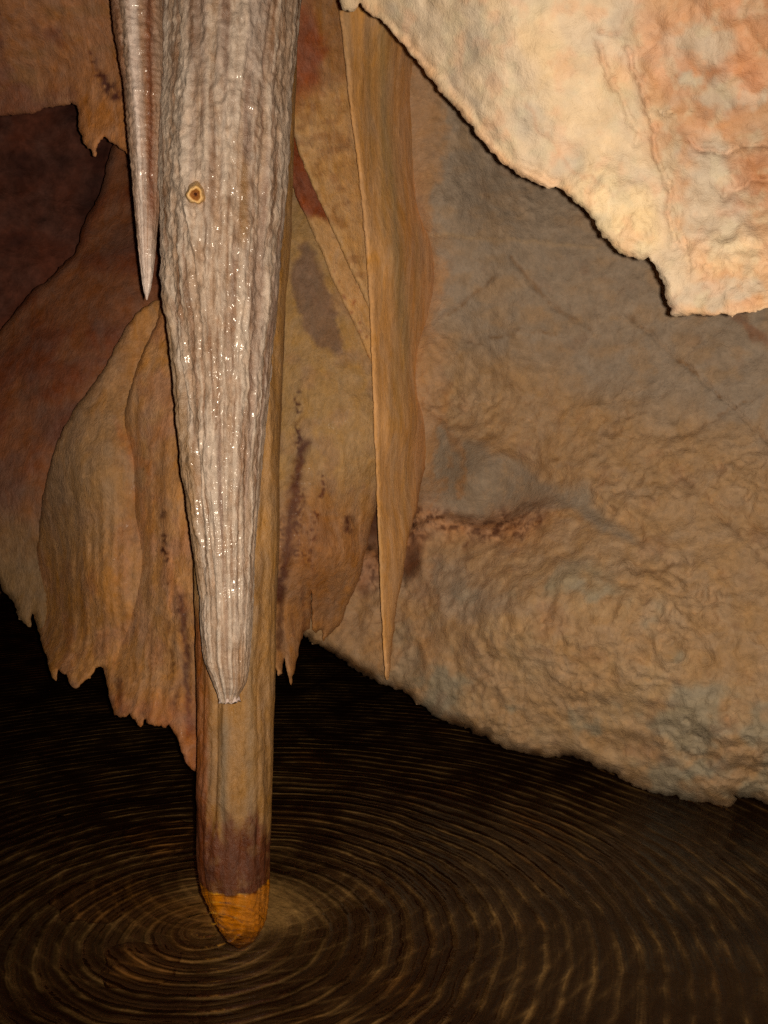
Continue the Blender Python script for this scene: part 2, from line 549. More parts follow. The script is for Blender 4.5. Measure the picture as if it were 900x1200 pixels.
    o = link_mesh('water', np.array(V), [(0, 1, 2, 3)], None, m, smooth=False)
    o['kind'] = 'structure'
    return A, B


DRIP_A, DRIP_B = water()

# ------------------------------------------------------------------ great wall of limestone, right of the stalactites
LEDGE = [(440, 660), (470, 640), (485, 618), (520, 612), (560, 622), (600, 618), (640, 603), (700, 620), (760, 645), (800, 690), (840, 760)]
DIAG = [(520, 480), (565, 508), (620, 535), (690, 565), (740, 605), (790, 655)]
CR1 = [(735, 368), (765, 395), (800, 425), (850, 468), (905, 520)]
CR2 = [(505, 274), (560, 279), (620, 283), (700, 290)]
CR3 = [(512, 378), (545, 355), (582, 322)]
CR4 = [(600, 300), (625, 335), (660, 370), (690, 385)]
CR5 = [(800, 560), (830, 585), (850, 610), (880, 640), (905, 665)]
CR7 = [(520, 395), (560, 402), (610, 388), (650, 392)]
CR8 = [(800, 512), (825, 500), (850, 482), (880, 470)]
CR9 = [(560, 505), (600, 520), (650, 540), (700, 560)]
CR6 = [(560, 420), (640, 470), (720, 505), (800, 510), (860, 480)]


def below_ledge(px, py):
    lx = np.array([p[0] for p in LEDGE]); ly = np.array([p[1] for p in LEDGE])
    return py - np.interp(px, lx, ly)


def right_of_diag(px, py):
    lx = np.array([p[0] for p in DIAG]); ly = np.array([p[1] for p in DIAG])
    return np.interp(px, lx, ly) - py          # >0 above the line


def wall_rough(px, py):
    wx, wy = warp(px, py, 70, 18, 3)
    bl = below_ledge(wx, wy)
    ab = right_of_diag(wx, wy)
    grey_top = sst(-10, 60, 480 - wy + (wx - 700) * 0.35)       # smooth grey sheet high up
    tri = sst(4, 26, -ab) * sst(0, 14, -bl) * (1 - sst(760, 800, wx)) # smooth grey wedge above the ledge
    r = 1 - 0.75 * np.clip(grey_top * (1 - 0.55 * sst(-.1, .5, fbm(pix(px, py, 60, 60, 3.3), 3))), 0, 1)
    return np.clip(r * (1 - 0.85 * tri), 0.12, 1), tri, grey_top, bl


def wall_dfun(px, py):
    wx, wy = warp(px, py, 60, 10, 5)
    bl = below_ledge(wx, wy)
    ab = right_of_diag(wx, wy)
    f = 1 - sst(760, 840, px)
    d = 0.07 * f * sst(0, 16, -bl) * (1 - .95 * sst(580, 680, px)) * (1 - sst(20, 190, -bl))
    d += 0.02 * sst(-3, 14, -ab) * sst(0, 20, -bl) * (1 - sst(740, 800, px)) * (1 - sst(30, 110, -ab))
    d -= 0.05 * np.exp(-((bl - 90) / 70.0) ** 2) * sst(450, 560, px)
    return d


def wall_disp(px, py, P):
    r, tri, gt, bl = wall_rough(px, py)
    h = 0.018 * r * fbm(P * 8 + 2, 3)
    wp = P + 0.030 * np.stack([fbm(P * 11, 2), fbm(P * 11 + 9, 2), fbm(P * 11 + 18, 2)], 1)
    h += 0.017 * r * (0.2 + sst(-.1, .4, fbm(P * 3.2 + 6, 2))) * ridged(wp * np.array([17, 17, 24]), 3)
    h += 0.005 * fbm(P * 50, 3) * (0.25 + 0.75 * r)
    h += 0.011 * sst(0, 40, bl) * ridged(P * 8.5 + .5 * (wp - P) * 8.5 + 1.3, 2) + 0.010 * sst(0, 40, bl) * fbm(P * 9 + 6, 3)
    h += 0.0035 * sst(0, 40, bl) * ridged(P * 30 + 4.3, 2)
    # knobbly ledge
    kn = np.exp(-(bl / 22.0) ** 2) * (1 - sst(560, 640, px)) + 0.5 * np.exp(-(bl / 12.0) ** 2) * (1 - sst(640, 760, px))
    h += 0.016 * kn * ridged(P * 40, 3)
    for cr, w, dp in ((CR1, 2.2, .012), (CR2, 1.8, -.006), (CR3, 2.5, -.007), (CR4, 2.2, .009), (CR5, 3.5, .009), (CR6, 6, .006), (CR7, 2, .005), (CR8, 2.6, .007)):
        wx, wy = warp(px, py, 16, 3, 9)
        h -= dp * np.exp(-(seg_dist(wx, wy, cr) / w) ** 2)
    return h


def wall_col(px, py, P):
    r, tri, gt, bl = wall_rough(px, py)
    n = fbm(P * 7 + 4, 4); nf = fbm(P * 30 + 1, 4)
    tan = alb(121, 91, 58, 3.05); grey = alb(109, 90, 68, 3.1); ochre = alb(122, 87, 53, 3.1); dbrown = alb(62, 34, 18, 3.2)
    pale = alb(130, 101, 66, 2.95); red = alb(112, 72, 46, 3.0); teal = alb(108, 96, 72, 3.0)
    c = np.repeat(tan[None], len(px), 0)
    c = mixc(c, pale, sst(-0.1, .7, n) * sst(0, 60, bl) * .8)
    c = mixc(c, grey, np.clip(gt * (0.97 - 0.4 * sst(0.0, .45, fbm(pix(px, py, 48, 30, 7.7), 4))), 0, 1))
    c = mixc(c, alb(104, 86, 64, 3.15), np.clip(tri * (1.0 - .25 * sst(.1, .6, nf)), 0, 1))
    # grey-green patches low on the boulder
    c = mixc(c, teal, sst(.12, .5, fbm(P * 5.5 + 11, 4)) * sst(20, 80, bl) * 0.7)
    c = mixc(c, grey, blob(*warp(px, py, 40, 24, 2), 520, 690, 75, 26, .6, .1) * .6)
    c = mixc(c, teal, blob(*warp(px, py, 20, 12, 4), 822, 905, 30, 10, .6, -.3) * .8)
    # brown mud veins
    vein = sst(.86, .98, ridged(P * 7 + 0.45 * np.stack([fbm(P * 9, 2), fbm(P * 9 + 5, 2), fbm(P * 9 + 10, 2)], 1) + 7.7, 2))
    c = mixc(c, ochre * .6, vein * .6 * r * (1 - .8 * gt))
    c = mixc(c, red * .8, sst(.35, .8, fbm(P * 10 + 20, 4)) * .25 * r)
    # ochre run-off beside the drapery
    wx, wy = warp(px, py, 34, 16, 1)
    wx, wy = warp(wx, wy, 9, 5, 21)
    st = (1 - sst(-5, 9, wx - np.interp(py, [-100, 60, 200, 260, 330, 380, 430, 470, 500, 620], [520, 520, 512, 500, 520, 512, 520, 525, 512, 500]))) * (1 - sst(520, 600, py) * .5)
    c = mixc(c, ochre, np.clip(st, 0, 1) * .75)
    for run in ([(512, 480), (514, 540), (512, 585)], [(530, 500), (540, 535), (537, 582)], [(520, 430), (526, 500)]):
        c = mixc(c, ochre * .85, np.exp(-(seg_dist(wx, wy, run) / 5.0) ** 2) * .9)
    # dark brown pockets either side of the drapery
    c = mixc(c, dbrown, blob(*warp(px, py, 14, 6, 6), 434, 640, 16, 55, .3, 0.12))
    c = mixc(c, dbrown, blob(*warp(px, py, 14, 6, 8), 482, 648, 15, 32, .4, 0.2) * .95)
    kn = np.exp(-(bl / 20.0) ** 2) * (1 - sst(600, 680, px))
    c = mixc(c, alb(126, 84, 50, 3.2), kn * .8)
    c = mixc(c, dbrown, kn * sst(.05, .4, fbm(P * 34, 3)) * .9)
    c = mixc(c, dbrown, np.exp(-(seg_dist(wx * .3 + px * .7, wy * .3 + py * .7, [(540, 640), (580, 622), (632, 612)]) / 5) ** 2) * .7 * sst(-.1, .25, nf))
    for cr, w, s in ((CR1, 2.0, .95), (CR3, 2.6, .85), (CR4, 2.4, .8), (CR5, 3.2, .8), (CR7, 2, .7), (CR8, 2.4, .75), (CR9, 2.2, .6)):
        ax, ay = warp(px, py, 16, 3, 9)
        c = mixc(c, ochre * .55, np.exp(-(seg_dist(ax, ay, cr) / (w * .75)) ** 2) * s * (.25 + .75 * sst(-.25, .3, fbm(pix(px, py, 13, 13, 6.1), 3))))
    c = mixc(c, pale, np.exp(-(seg_dist(*warp(px, py, 16, 3, 9), CR2) / 2.0) ** 2) * .5)
    c = mixc(c, red * .75, blob(*warp(px, py, 20, 8, 3), 880, 385, 26, 6, .5, .7) * .7)
    # darker brown rim along the lower edge
    low = np.interp(px, [353, 395, 455, 495, 560, 622, 690, 745, 793], [742, 770, 803, 827, 862, 884, 892, 922, 936])
    c = mixc(c, alb(74, 48, 24, 3.0), np.exp(-((low - py) / 9.0) ** 2) * sst(.0, .4, fbm(pix(px, py, 30), 2) + .2) * (1 - sst(700, 740, px)))
    return c * (1 + .12 * nf[:, None])


wall_out = [(320, 700), (353, 742), (375, 757), (395, 770), (415, 783), (440, 797), (455, 803), (480, 815), (495, 827), (510, 840), (535, 850),
            (560, 862), (585, 872), (605, 880), (622, 884), (640, 888), (660, 885), (690, 892), (710, 902), (725, 912), (745, 922), (765, 930),
            (782, 934), (793, 931), (795, 941), (815, 942), (828, 940), (845, 947), (852, 951), (858, 946), (859, 931), (880, 935), (892, 938), (900, 943),
            (980, 962), (1500, 1050), (1500, -420), (250, -420), (270, 300), (300, 600)]
o = relief('limestone_wall', wall_out,
           [(340, 745, 3.5), (450, 750, 3.38), (450, 600, 3.42), (440, 300, 3.42), (505, 400, 3.14), (500, 100, 3.10), (500, 250, 3.10), (505, 490, 3.13), (500, 560, 3.2), (600, 200, 3.26), (610, 400, 3.28), (450, -200, 3.2), (700, 300, 3.2), (900, 400, 2.98),
            (900, 600, 2.85), (900, 860, 2.72), (900, 940, 2.82), (700, 800, 2.86), (700, 890, 2.98), (560, 850, 3.14), (600, 720, 3.02), (640, 560, 3.2),
            (560, 560, 3.36), (1500, 500, 2.5), (1500, 1050, 2.5), (900, 0, 3.1), (1500, -400, 2.7), (300, 300, 3.6), (260, -400, 3.6)],
           0.7, M_WALL, wall_col, wall_disp, step=2.7, jag=4.0, edge_r=16, edge_d=0.07, seed=2, dfun=wall_dfun)
tag(o, 'broad grey and tan limestone wall with ochre stains, overhanging the pool', 'rock wall', kind='thing')

# ------------------------------------------------------------------ bright overhanging slab
def slab_zone(px, py):
    wx, wy = warp(px, py, 60, 22, 12)
    rightz = sst(-14, 24, wx - np.interp(py, [-100, 60, 120, 200, 300, 370], [715, 745, 760, 775, 790, 800]))
    caul = blob(*warp(px, py, 26, 12, 3), 718, 255, 58, 46, .35, .5)
    caul2 = blob(*warp(px, py, 26, 14, 5), 850, 296, 42, 26, .4, -.2)
    return rightz, caul, caul2


def slab_disp(px, py, P):
    rz, ca, ca2 = slab_zone(px, py)
    h = 0.010 * fbm(P * 7, 3) + 0.004 * fbm(P * 22, 3)
    h += 0.0045 * ridged(P * 24 + 3, 3) * (0.35 + .65 * rz)
    h += 0.010 * rz * ridged(P * 15 + 7, 2) - 0.008 * rz
    h += (ca + ca2) * (0.007 * ridged(P * 48, 3) + 0.008)
    ax, ay = warp(px, py, 20, 7, 2)
    for cr, w, dp in (([(735, 60), (755, 105), (768, 150), (775, 200), (785, 250), (792, 290)], 3.2, .009),
                      ([(700, 35), (735, 42)], 2.5, .005), ([(700, 55), (715, 95), (735, 120), (745, 165)], 3, .006),
                      ([(810, 165), (830, 178), (850, 182), (872, 172), (905, 170)], 3, .012), ([(845, 230), (880, 212), (905, 210)], 4, .010),
                      ([(452, 20), (520, 92), (600, 185), (655, 216)], 5, .006), ([(780, 215), (800, 260), (805, 320)], 2.5, .006),
                      ([(775, 128), (785, 130)], 2.2, .012)):
        h -= dp * np.exp(-(seg_dist(ax, ay, cr) / w) ** 2)
    return h


def slab_col(px, py, P):
    rz, ca, ca2 = slab_zone(px, py)
    n = fbm(P * 9, 4); nf = fbm(P * 34, 3)
    base = alb(216, 182, 138, 1.62); cream = alb(228, 188, 134, 1.62); peach = alb(214, 158, 104, 1.6); grey = alb(200, 172, 134, 1.62)
    orange = alb(202, 128, 80, 1.6); yellow = alb(228, 190, 134, 1.65); brown = alb(176, 118, 76, 1.6)
    c = np.repeat(base[None], len(px), 0)
    c = mixc(c, grey, sst(-.05, .45, n) * .9)
    c = mixc(c, cream, sst(.05, .5, fbm(P * 6 + 9, 3)) * .6)
    c = mixc(c, peach, rz * .75)
    c = mixc(c, orange, rz * sst(0, .55, fbm(P * 6.5 + 21, 4)) * .45)
    c = mixc(c, orange, blob(*warp(px, py, 60, 40, 7), 860, 60, 90, 110, .5) * .45)
    for b in ((825, 50, 45, 26), (840, 110, 24, 20), (833, 195, 26, 46), (803, 90, 10, 8), (800, 172, 9, 9), (880, 118, 24, 12), (838, 240, 45, 55), (845, 345, 60, 16)):
        c = mixc(c, grey * 1.02, blob(*warp(px, py, 22, 14, b[0] * .1), *b, .35) * .85)
    c = c * (1 - .2 * blob(*warp(px, py, 60, 30, 41), 860, 100, 80, 130, .6) * (1 - sst(-.1, .4, n)))[:, None]
    c = mixc(c, brown, blob(*warp(px, py, 25, 20, 31), 888, 215, 28, 34, .5) * .7)
    c = mixc(c, brown, blob(*warp(px, py, 22, 12, 33), 790, 170, 28, 26, .5) * .4)
    c = mixc(c, yellow, ca * .9); c = mixc(c, cream, ca2 * .7)
    c = mixc(c, brown, ca2 * sst(.2, .6, -ridged(P * 40, 3) + .4) * .7)
    ax, ay = warp(px, py, 20, 7, 2)
    for cr, w in (([(735, 60), (755, 105), (768, 150), (775, 200), (785, 250)], 5), ([(700, 35), (735, 42)], 4), ([(700, 55), (715, 95), (735, 120)], 5),
                  ([(810, 165), (830, 178), (850, 182)], 4), ([(845, 250), (890, 230)], 6), ([(610, 110), (660, 190), (720, 230)], 3)):
        c = mixc(c, orange * .85, np.exp(-(seg_dist(ax, ay, cr) / w) ** 2) * .32)
    # peach rim along the broken lower edge
    rim = seg_dist(px, py, [(430, 10), (475, 50), (510, 95), (560, 158), (605, 205), (660, 222)])
    c = mixc(c, alb(228, 172, 116, 1.65), np.exp(-(rim / 12.0) ** 2) * .8)
    c = mixc(c, brown, sst(.82, .98, ridged(P * 10 + 3.3, 2)) * .3)
    c = mixc(c, alb(222, 160, 112, 1.62), sst(.1, .5, fbm(P * 18 + 3, 4)) * .35)
    c = mixc(c, alb(206, 182, 136, 1.62), sst(.1, .5, fbm(P * 22 + 13, 4)) * .4)
    return c * (1 + .10 * nf[:, None])


slab_out = [(392, -30), (398, 2), (402, 12), (412, 14), (418, 10), (422, 3), (427, 10), (432, 15), (455, 32), (475, 54), (490, 74), (510, 98), (525, 117),
            (545, 140), (560, 160), (585, 188), (605, 204), (632, 217), (660, 223), (672, 236), (690, 250), (700, 268), (712, 280), (722, 292), (735, 301),
            (748, 305), (760, 301), (768, 311), (776, 328), (782, 352), (786, 369), (800, 370), (812, 368), (830, 370), (850, 368), (858, 372), (866, 367),
            (900, 361), (960, 352), (1500, 300), (1500, -520), (350, -520)]
o = relief('rock_overhang', slab_out,
           [(400, 0, 1.86), (500, 80, 1.8), (600, 200, 1.76), (700, 260, 1.72), (786, 369, 1.70), (900, 362, 1.60), (600, 50, 1.66), (750, 100, 1.66), (900, 0, 1.64),
            (900, 200, 1.66), (600, -300, 1.45), (1400, 200, 1.35), (1400, -400, 1.2), (380, -400, 1.65)],
           0.45, M_SLAB, slab_col, slab_disp, step=3.0, jag=3.0, edge_r=3.0, edge_d=0.004, seed=5)
tag(o, 'pale cream and peach rock overhang jutting close above the limestone wall', 'rock overhang', kind='thing')

# ------------------------------------------------------------------ drapery beside the limestone wall
def fl(P, k=60, z=3.0):
    """vertical fluting coordinate"""
    return np.stack([P[:, 0] * k, P[:, 1] * k * .3, P[:, 2] * z], 1)


def drape_col(px, py, P):
    n = fbm(fl(P, 34, 1.3), 4); nf = fbm(fl(P, 110, 5), 3)
    a = alb(152, 110, 62, 2.8); b = alb(122, 96, 58, 2.85); c_ = alb(144, 92, 42, 2.85)
    c = np.repeat(a[None], len(px), 0)
    xr = np.interp(py, [-50, 120, 400, 600, 795], [445, 445, 470, 470, 455])
    c = mixc(c, alb(140, 98, 56, 2.95), sst(4, 24, px - xr + 6 * n) * .9)
    c = mixc(c, alb(130, 94, 58, 3.1), sst(20, 50, px - xr + 6 * n) * .9)
    c = mixc(c, b, np.exp(-((px - xr - 4 + 5 * n) / 7.0) ** 2) * .8 * (1 - sst(380, 520, py)))
    c = mixc(c, b, sst(.15, .7, n) * .35)
    return c * (1 + .14 * nf[:, None])


def drape_disp(px, py, P):
    return 0.006 * fbm(fl(P, 26, 1.0), 3) + 0.0022 * fbm(fl(P, 90, 5), 3)


LE = [(393, -60), (396, 0), (402, 50), (408, 110), (415, 160), (420, 200), (425, 250), (429, 300), (433, 360), (436, 430), (438, 500), (441, 560), (443, 620),
      (446, 700), (449, 760), (451, 792), (453, 797)]
RE = [(456, 794), (459, 760), (465, 710), (473, 670), (477, 640), (484, 610), (489, 596), (495, 560), (505, 520), (520, 480), (530, 400), (530, 300), (530, 100), (530, -60)]
o = relief('drapery', LE + RE + [(530, -400), (388, -400)],
           [(396, 0, 2.82), (410, 110, 2.84), (429, 300, 2.88), (438, 500, 2.92), (446, 700, 2.95), (453, 797, 2.98), (460, 0, 2.92), (465, 300, 2.97), (470, 500, 3.02), (472, 640, 3.06),
            (500, 0, 3.12), (500, 300, 3.15), (500, 450, 3.2), (496, 540, 3.22), (535, 100, 3.36), (535, 450, 3.42), (390, -400, 2.8), (530, -400, 3.4)],
           0.28, M_DRAPE, drape_col, drape_disp, step=3.0, jag=0.9, edge_r=5, edge_d=0.012, back_r=40, seed=8)
tag(o, 'long tan drapery with a sharp pointed tip, hanging against the limestone wall', 'drapery')

# ------------------------------------------------------------------ drapes between drapery and white stalactite
def mott_col(px, py, P):
    n = fbm(pix(px, py, 22, 14, 2.2), 4); nf = fbm(P * 60, 3)
    a = alb(140, 104, 60, 2.95); b = alb(112, 74, 38, 2.95); rd = alb(104, 52, 26, 2.95)
    c = np.repeat(a[None], len(px), 0)
    c = mixc(c, b, sst(-.05, .5, n) * .6)
    wx, wy = warp(px, py, 26, 14, 4)
    c = mixc(c, b, (1 - sst(70, 120, wy)) * .9)
    c = mixc(c, rd, blob(wx, wy, 352, 60, 26, 62, .5) * .95)
    return c * (1 + .10 * nf[:, None])


def mott_disp(px, py, P):
    return 0.004 * fbm(P * 30, 3) + 0.003 * fbm(P * 12, 2)


o = relief('mottled_drape', [(320, -400), (320, 90), (340, 140), (350, 180), (365, 215), (380, 247), (395, 281), (410, 315), (425, 345), (436, 368), (470, 420), (480, 200), (470, -60), (470, -400)],
           [(345, 0, 2.98), (350, 180, 2.98), (400, 0, 3.04), (410, 250, 3.04), (434, 360, 3.06), (480, 200, 3.2), (330, -400, 2.95), (470, -400, 3.1)],
           0.22, M_FLOW, mott_col, mott_disp, step=3.2, jag=1.0, edge_r=6, edge_d=0.012, back_r=30, seed=9)
tag(o, 'mottled tan drape with a red brown upper end, tucked behind the long pointed drapery', 'drape')


def brown_col(px, py, P):
    n = fbm(fl(P, 40, 6), 3)
    a = alb(138, 102, 58, 3.05); rd = alb(98, 48, 22, 3.05); dk = alb(80, 38, 18, 3.05)
    c = np.repeat(a[None], len(px), 0)
    wx, wy = warp(px, py, 18, 7, 4)
    m = 1 - sst(-6, 8, wy - 252 - (wx - 365) * .25)
    c = mixc(c, rd, m); c = mixc(c, dk, m * sst(0, .5, n) * .8)
    sp = sst(.5, .7, fbm(P * 90 + 3, 2)) * sst(300, 330, py) * (1 - m)
    c = mixc(c, rd, sp * .7)
    return c * (1 + .1 * n[:, None])


o = relief('stained_drape', [(300, -300), (300, 120), (334, 160), (342, 215), (352, 242), (363, 265), (377, 295), (390, 330), (410, 370), (425, 403), (437, 432), (470, 470), (470, 100), (440, -300)],
           [(335, 150, 3.1), (360, 260, 3.1), (400, 350, 3.12), (435, 425, 3.14), (440, 100, 3.24), (300, -300, 3.1), (440, -300, 3.25)],
           0.2, M_FLOW, brown_col, mott_disp, step=3.2, jag=1.0, edge_r=6, edge_d=0.012, back_r=30, seed=10)
tag(o, 'narrow drape stained dark red brown, tapering below the mottled drape', 'drape')

# ------------------------------------------------------------------ flowstone apron right of the column
def apron_col(px, py, P):
    n = fbm(fl(P, 30, 2.5), 4); nf = fbm(P * 55, 3); n2 = fbm(P * 9, 3)
    a = alb(132, 98, 54, 3.15); b = alb(134, 86, 42, 3.15); g = alb(92, 66, 46, 3.15); dk = alb(58, 26, 12, 3.15)
    c = np.repeat(a[None], len(px), 0)
    c = mixc(c, b, sst(540, 640, py) * .8)
    c = mixc(c, alb(122, 88, 56, 3.15), sst(.1, .5, n2) * .5)
    wx, wy = warp(px, py, 22, 7, 4)
    lp = np.array([(350, 285), (343, 315), (340, 345), (350, 375), (366, 398), (395, 422), (405, 416), (404, 385), (390, 350), (374, 312), (362, 283)], float)
    ld = seg_dist(wx, wy, np.vstack([lp, lp[:1]])) * np.where(inside(wx, wy, lp), 1, -1)
    leaf = sst(-2, 5, ld)
    c = mixc(c, g, leaf * .8)
    # dark streaks and speckles
    wx, wy = warp(px, py, 9, 4, 14)
    sp = sst(-.05, .3, fbm(pix(px, py, 4, 4, 8.8), 3))
    for ln, w, s, hard in (([(349, 460), (351, 540)], 4, .8, 0), ([(356, 520), (347, 565), (340, 620), (334, 665), (326, 700)], 6.5, 1.0, 1), ([(352, 575), (345, 640), (350, 650)], 7, .8, 0),
                           ([(377, 555), (377, 585)], 3.2, .9, 0), ([(370, 600), (360, 660)], 5, .85, 0), ([(331, 610), (328, 680)], 3.5, .8, 0),
                           ([(407, 608), (408, 622)], 4.5, 1, 1), ([(330, 690), (326, 760)], 4, .7, 1)):
        m = np.exp(-(seg_dist(wx, wy, ln) / w) ** 2) * s
        c = mixc(c, dk, np.clip(m * (1 if hard else sp * 1.3), 0, 1))
    c = mixc(c, dk * 1.5, sst(.35, .7, n) * sst(600, 680, py) * .5)
    c = mixc(c, alb(104, 60, 28, 3.15), blob(wx, wy, 365, 640, 30, 90, .7) * .45)
    return c * (1 + .12 * nf[:, None])


def apron_disp(px, py, P):
    f = sst(480, 640, py)
    return 0.006 * fbm(P * 8, 3) + (0.006 * fbm(fl(P, 42, 2), 3)) * f + 0.0025 * fbm(P * 60, 3) * (.4 + f)


o = relief('flowstone_apron', [(250, 180), (345, 190), (400, 240), (470, 420), (470, 520), (444, 585), (438, 605), (433, 628), (426, 655), (421, 680), (411, 700), (405, 715), (398, 733), (384, 746),
                               (379, 752), (377, 738), (371, 742), (366, 738), (365, 690), (363, 737), (356, 741), (352, 752), (347, 775), (341, 803), (336, 786), (333, 770), (331, 789), (326, 792), (322, 780), (310, 790), (250, 760)],
           [(300, 200, 3.3), (340, 300, 3.2), (400, 350, 3.19), (380, 500, 3.10), (330, 600, 3.06), (440, 500, 3.14), (400, 650, 3.14), (340, 790, 3.12), (385, 740, 3.32), (430, 620, 3.25), (250, 500, 3.2), (470, 450, 3.2)],
           0.3, M_FLOW, apron_col, apron_disp, step=3.0, jag=1.5, edge_r=5, edge_d=0.012, back_r=40, seed=11)
tag(o, 'tan flowstone apron with dark vertical streaks and two hanging teeth behind the column', 'flowstone')

# ------------------------------------------------------------------ flowstone curtain (front, fluted) and shield behind it
def curt_col(px, py, P):
    n = fbm(fl(P, 26, 1.8), 4); nf = fbm(P * 60, 3); n2 = fbm(fl(P, 70, 4), 3); nb = fbm(P * 9, 4)
    a = alb(126, 87, 46, 2.9); b = alb(112, 74, 38, 2.9); g = alb(106, 82, 54, 2.9); dk = alb(52, 24, 11, 2.9); pk = alb(118, 78, 50, 2.9)
    c = np.repeat(a[None], len(px), 0)
    c = mixc(c, b, sst(-.1, .5, n) * .7)
    c = mixc(c, pk, sst(0, .5, nb) * .6)
    wx, wy = warp(px, py, 40, 22, 5)
    c = mixc(c, g, blob(wx, wy, 108, 545, 52, 95, .7, .2) * .75)
    c = mixc(c, alb(92, 70, 50, 3.0), np.exp(-((px - np.interp(py, [400, 500, 620], [140, 78, 55])) / 16.0) ** 2) * (1 - sst(600, 640, py)) * .6)
    c = mixc(c, alb(120, 76, 40, 2.9), np.exp(-((wx - np.interp(py, [480, 560, 640], [148, 160, 168])) / 6.0) ** 2) * sst(480, 500, py) * (1 - sst(600, 660, py)) * .7)
    c = mixc(c, g, blob(*warp(px, py, 40, 20, 3), 170, 720, 25, 70, .7) * .35)
    wx, wy = warp(px, py, 10, 4, 14)
    sp = sst(-.05, .3, fbm(pix(px, py, 4, 6, 8.8), 3))
    for ln, w, s, hard in (([(212, 700), (218, 760), (222, 860)], 5.5, .95, 1), ([(228, 560), (229, 640), (230, 900)], 3, .6, 1), ([(193, 625), (195, 680)], 3.2, .9, 0),
                           ([(190, 600), (189, 606)], 3, .8, 1), ([(200, 730), (204, 830)], 3, .5, 0), ([(140, 800), (144, 835)], 4, .7, 1)):
        c = mixc(c, dk, np.clip(np.exp(-(seg_dist(wx, wy, ln) / w) ** 2) * s * (1 if hard else sp * 1.3), 0, 1))
    c = mixc(c, alb(110, 56, 24, 2.85), sst(780, 880, py) * .6)
    return c * (1 + .14 * nf[:, None]) * (1 + .10 * n2[:, None])


def curt_disp(px, py, P):
    f = sst(480, 640, py)
    return 0.004 * fbm(P * 10, 3) + (.3 + .7 * f) * (0.007 * fbm(fl(P, 26, 1.2), 3) + .005 * fbm(fl(P, 75, 3), 3) + .0035 * fbm(fl(P, 150, 5), 2)) + 0.0016 * fbm(P * 70, 3)


o = relief('flowstone_curtain', [(188, 352), (186, 372), (176, 395), (168, 412), (160, 432), (150, 465), (146, 490), (144, 520), (142, 560), (136, 620), (128, 680), (122, 740), (121, 782), (125, 800), (130, 824), (134, 838), (141, 841),
                                 (148, 840), (152, 836), (158, 843), (161, 849), (165, 852), (168, 849), (170, 842), (173, 848), (181, 851), (189, 850), (194, 853), (198, 849), (203, 857),
                                 (209, 868), (212, 880), (217, 893), (223, 900), (229, 904), (236, 906), (290, 900), (290, 352)],
           [(188, 352, 3.02), (170, 410, 2.99), (150, 470, 2.975), (144, 530, 3.02), (140, 560, 3.05), (132, 650, 3.08), (124, 760, 3.02), (160, 560, 2.965), (163, 650, 2.972), (158, 740, 2.95), (190, 480, 2.91), (192, 600, 2.88), (190, 700, 2.87), (150, 830, 2.88), (200, 850, 2.81), (230, 900, 2.76), (230, 600, 2.84), (290, 400, 2.9), (290, 880, 2.82)],
           0.25, M_FLOW, curt_col, curt_disp, step=3.0, jag=1.6, edge_r=4, edge_d=0.008, back_r=40, seed=12)
tag(o, 'fluted tan flowstone curtain with ragged lower teeth, hanging beside the column', 'flowstone')


o = relief('flowstone_shield', [(187, 351), (174, 358), (164, 364), (152, 378), (140, 398), (125, 428), (108, 452), (90, 475), (75, 500), (65, 525), (56, 555), (49, 588), (46, 618), (42, 650), (38, 690), (40, 722), (44, 738), (50, 758), (58, 785),
                                (61, 794), (66, 798), (69, 783), (73, 789), (78, 790), (83, 803), (89, 807), (96, 801), (106, 795), (110, 788), (112, 783), (118, 781), (150, 800), (230, 780), (250, 500), (240, 351)],
           [(187, 352, 3.12), (140, 400, 3.10), (90, 475, 3.08), (60, 540, 3.09), (46, 625, 3.26), (40, 680, 3.36), (40, 730, 3.34), (110, 560, 2.97), (130, 500, 3.0), (100, 680, 3.02), (60, 790, 3.06), (110, 780, 3.0), (160, 600, 2.98), (230, 500, 3.1), (230, 750, 3.0)],
           0.25, M_FLOW, curt_col, curt_disp, step=3.2, jag=1.6, edge_r=4, edge_d=0.008, back_r=40, seed=13)
tag(o, 'smooth greyish flowstone shield with a toothed bottom edge, between curtain and dark dome', 'flowstone')

# ------------------------------------------------------------------ dark dome behind, rear wall, ceiling shelf
def dome_col(px, py, P):
    n = fbm(P * 5, 4); nf = fbm(P * 40, 3)
    a = alb(94, 62, 36, 3.3); b = alb(82, 46, 26, 3.3)
    c = np.repeat(a[None], len(px), 0)
    c = mixc(c, b, sst(-.2, .5, n) * .8)
    c = mixc(c, alb(74, 56, 44, 3.3), sst(.1, .5, fbm(P * 4 + 8, 3)) * .5)
    z = sst(540, 680, warp(px, py, 40, 20, 6)[1])
    c = mixc(c, alb(104, 90, 56, 3.1), z * .8)
    return c * (1 + .12 * nf[:, None])


def dome_disp(px, py, P):
    return 0.012 * fbm(P * 5, 3) + 0.003 * fbm(P * 30, 3)


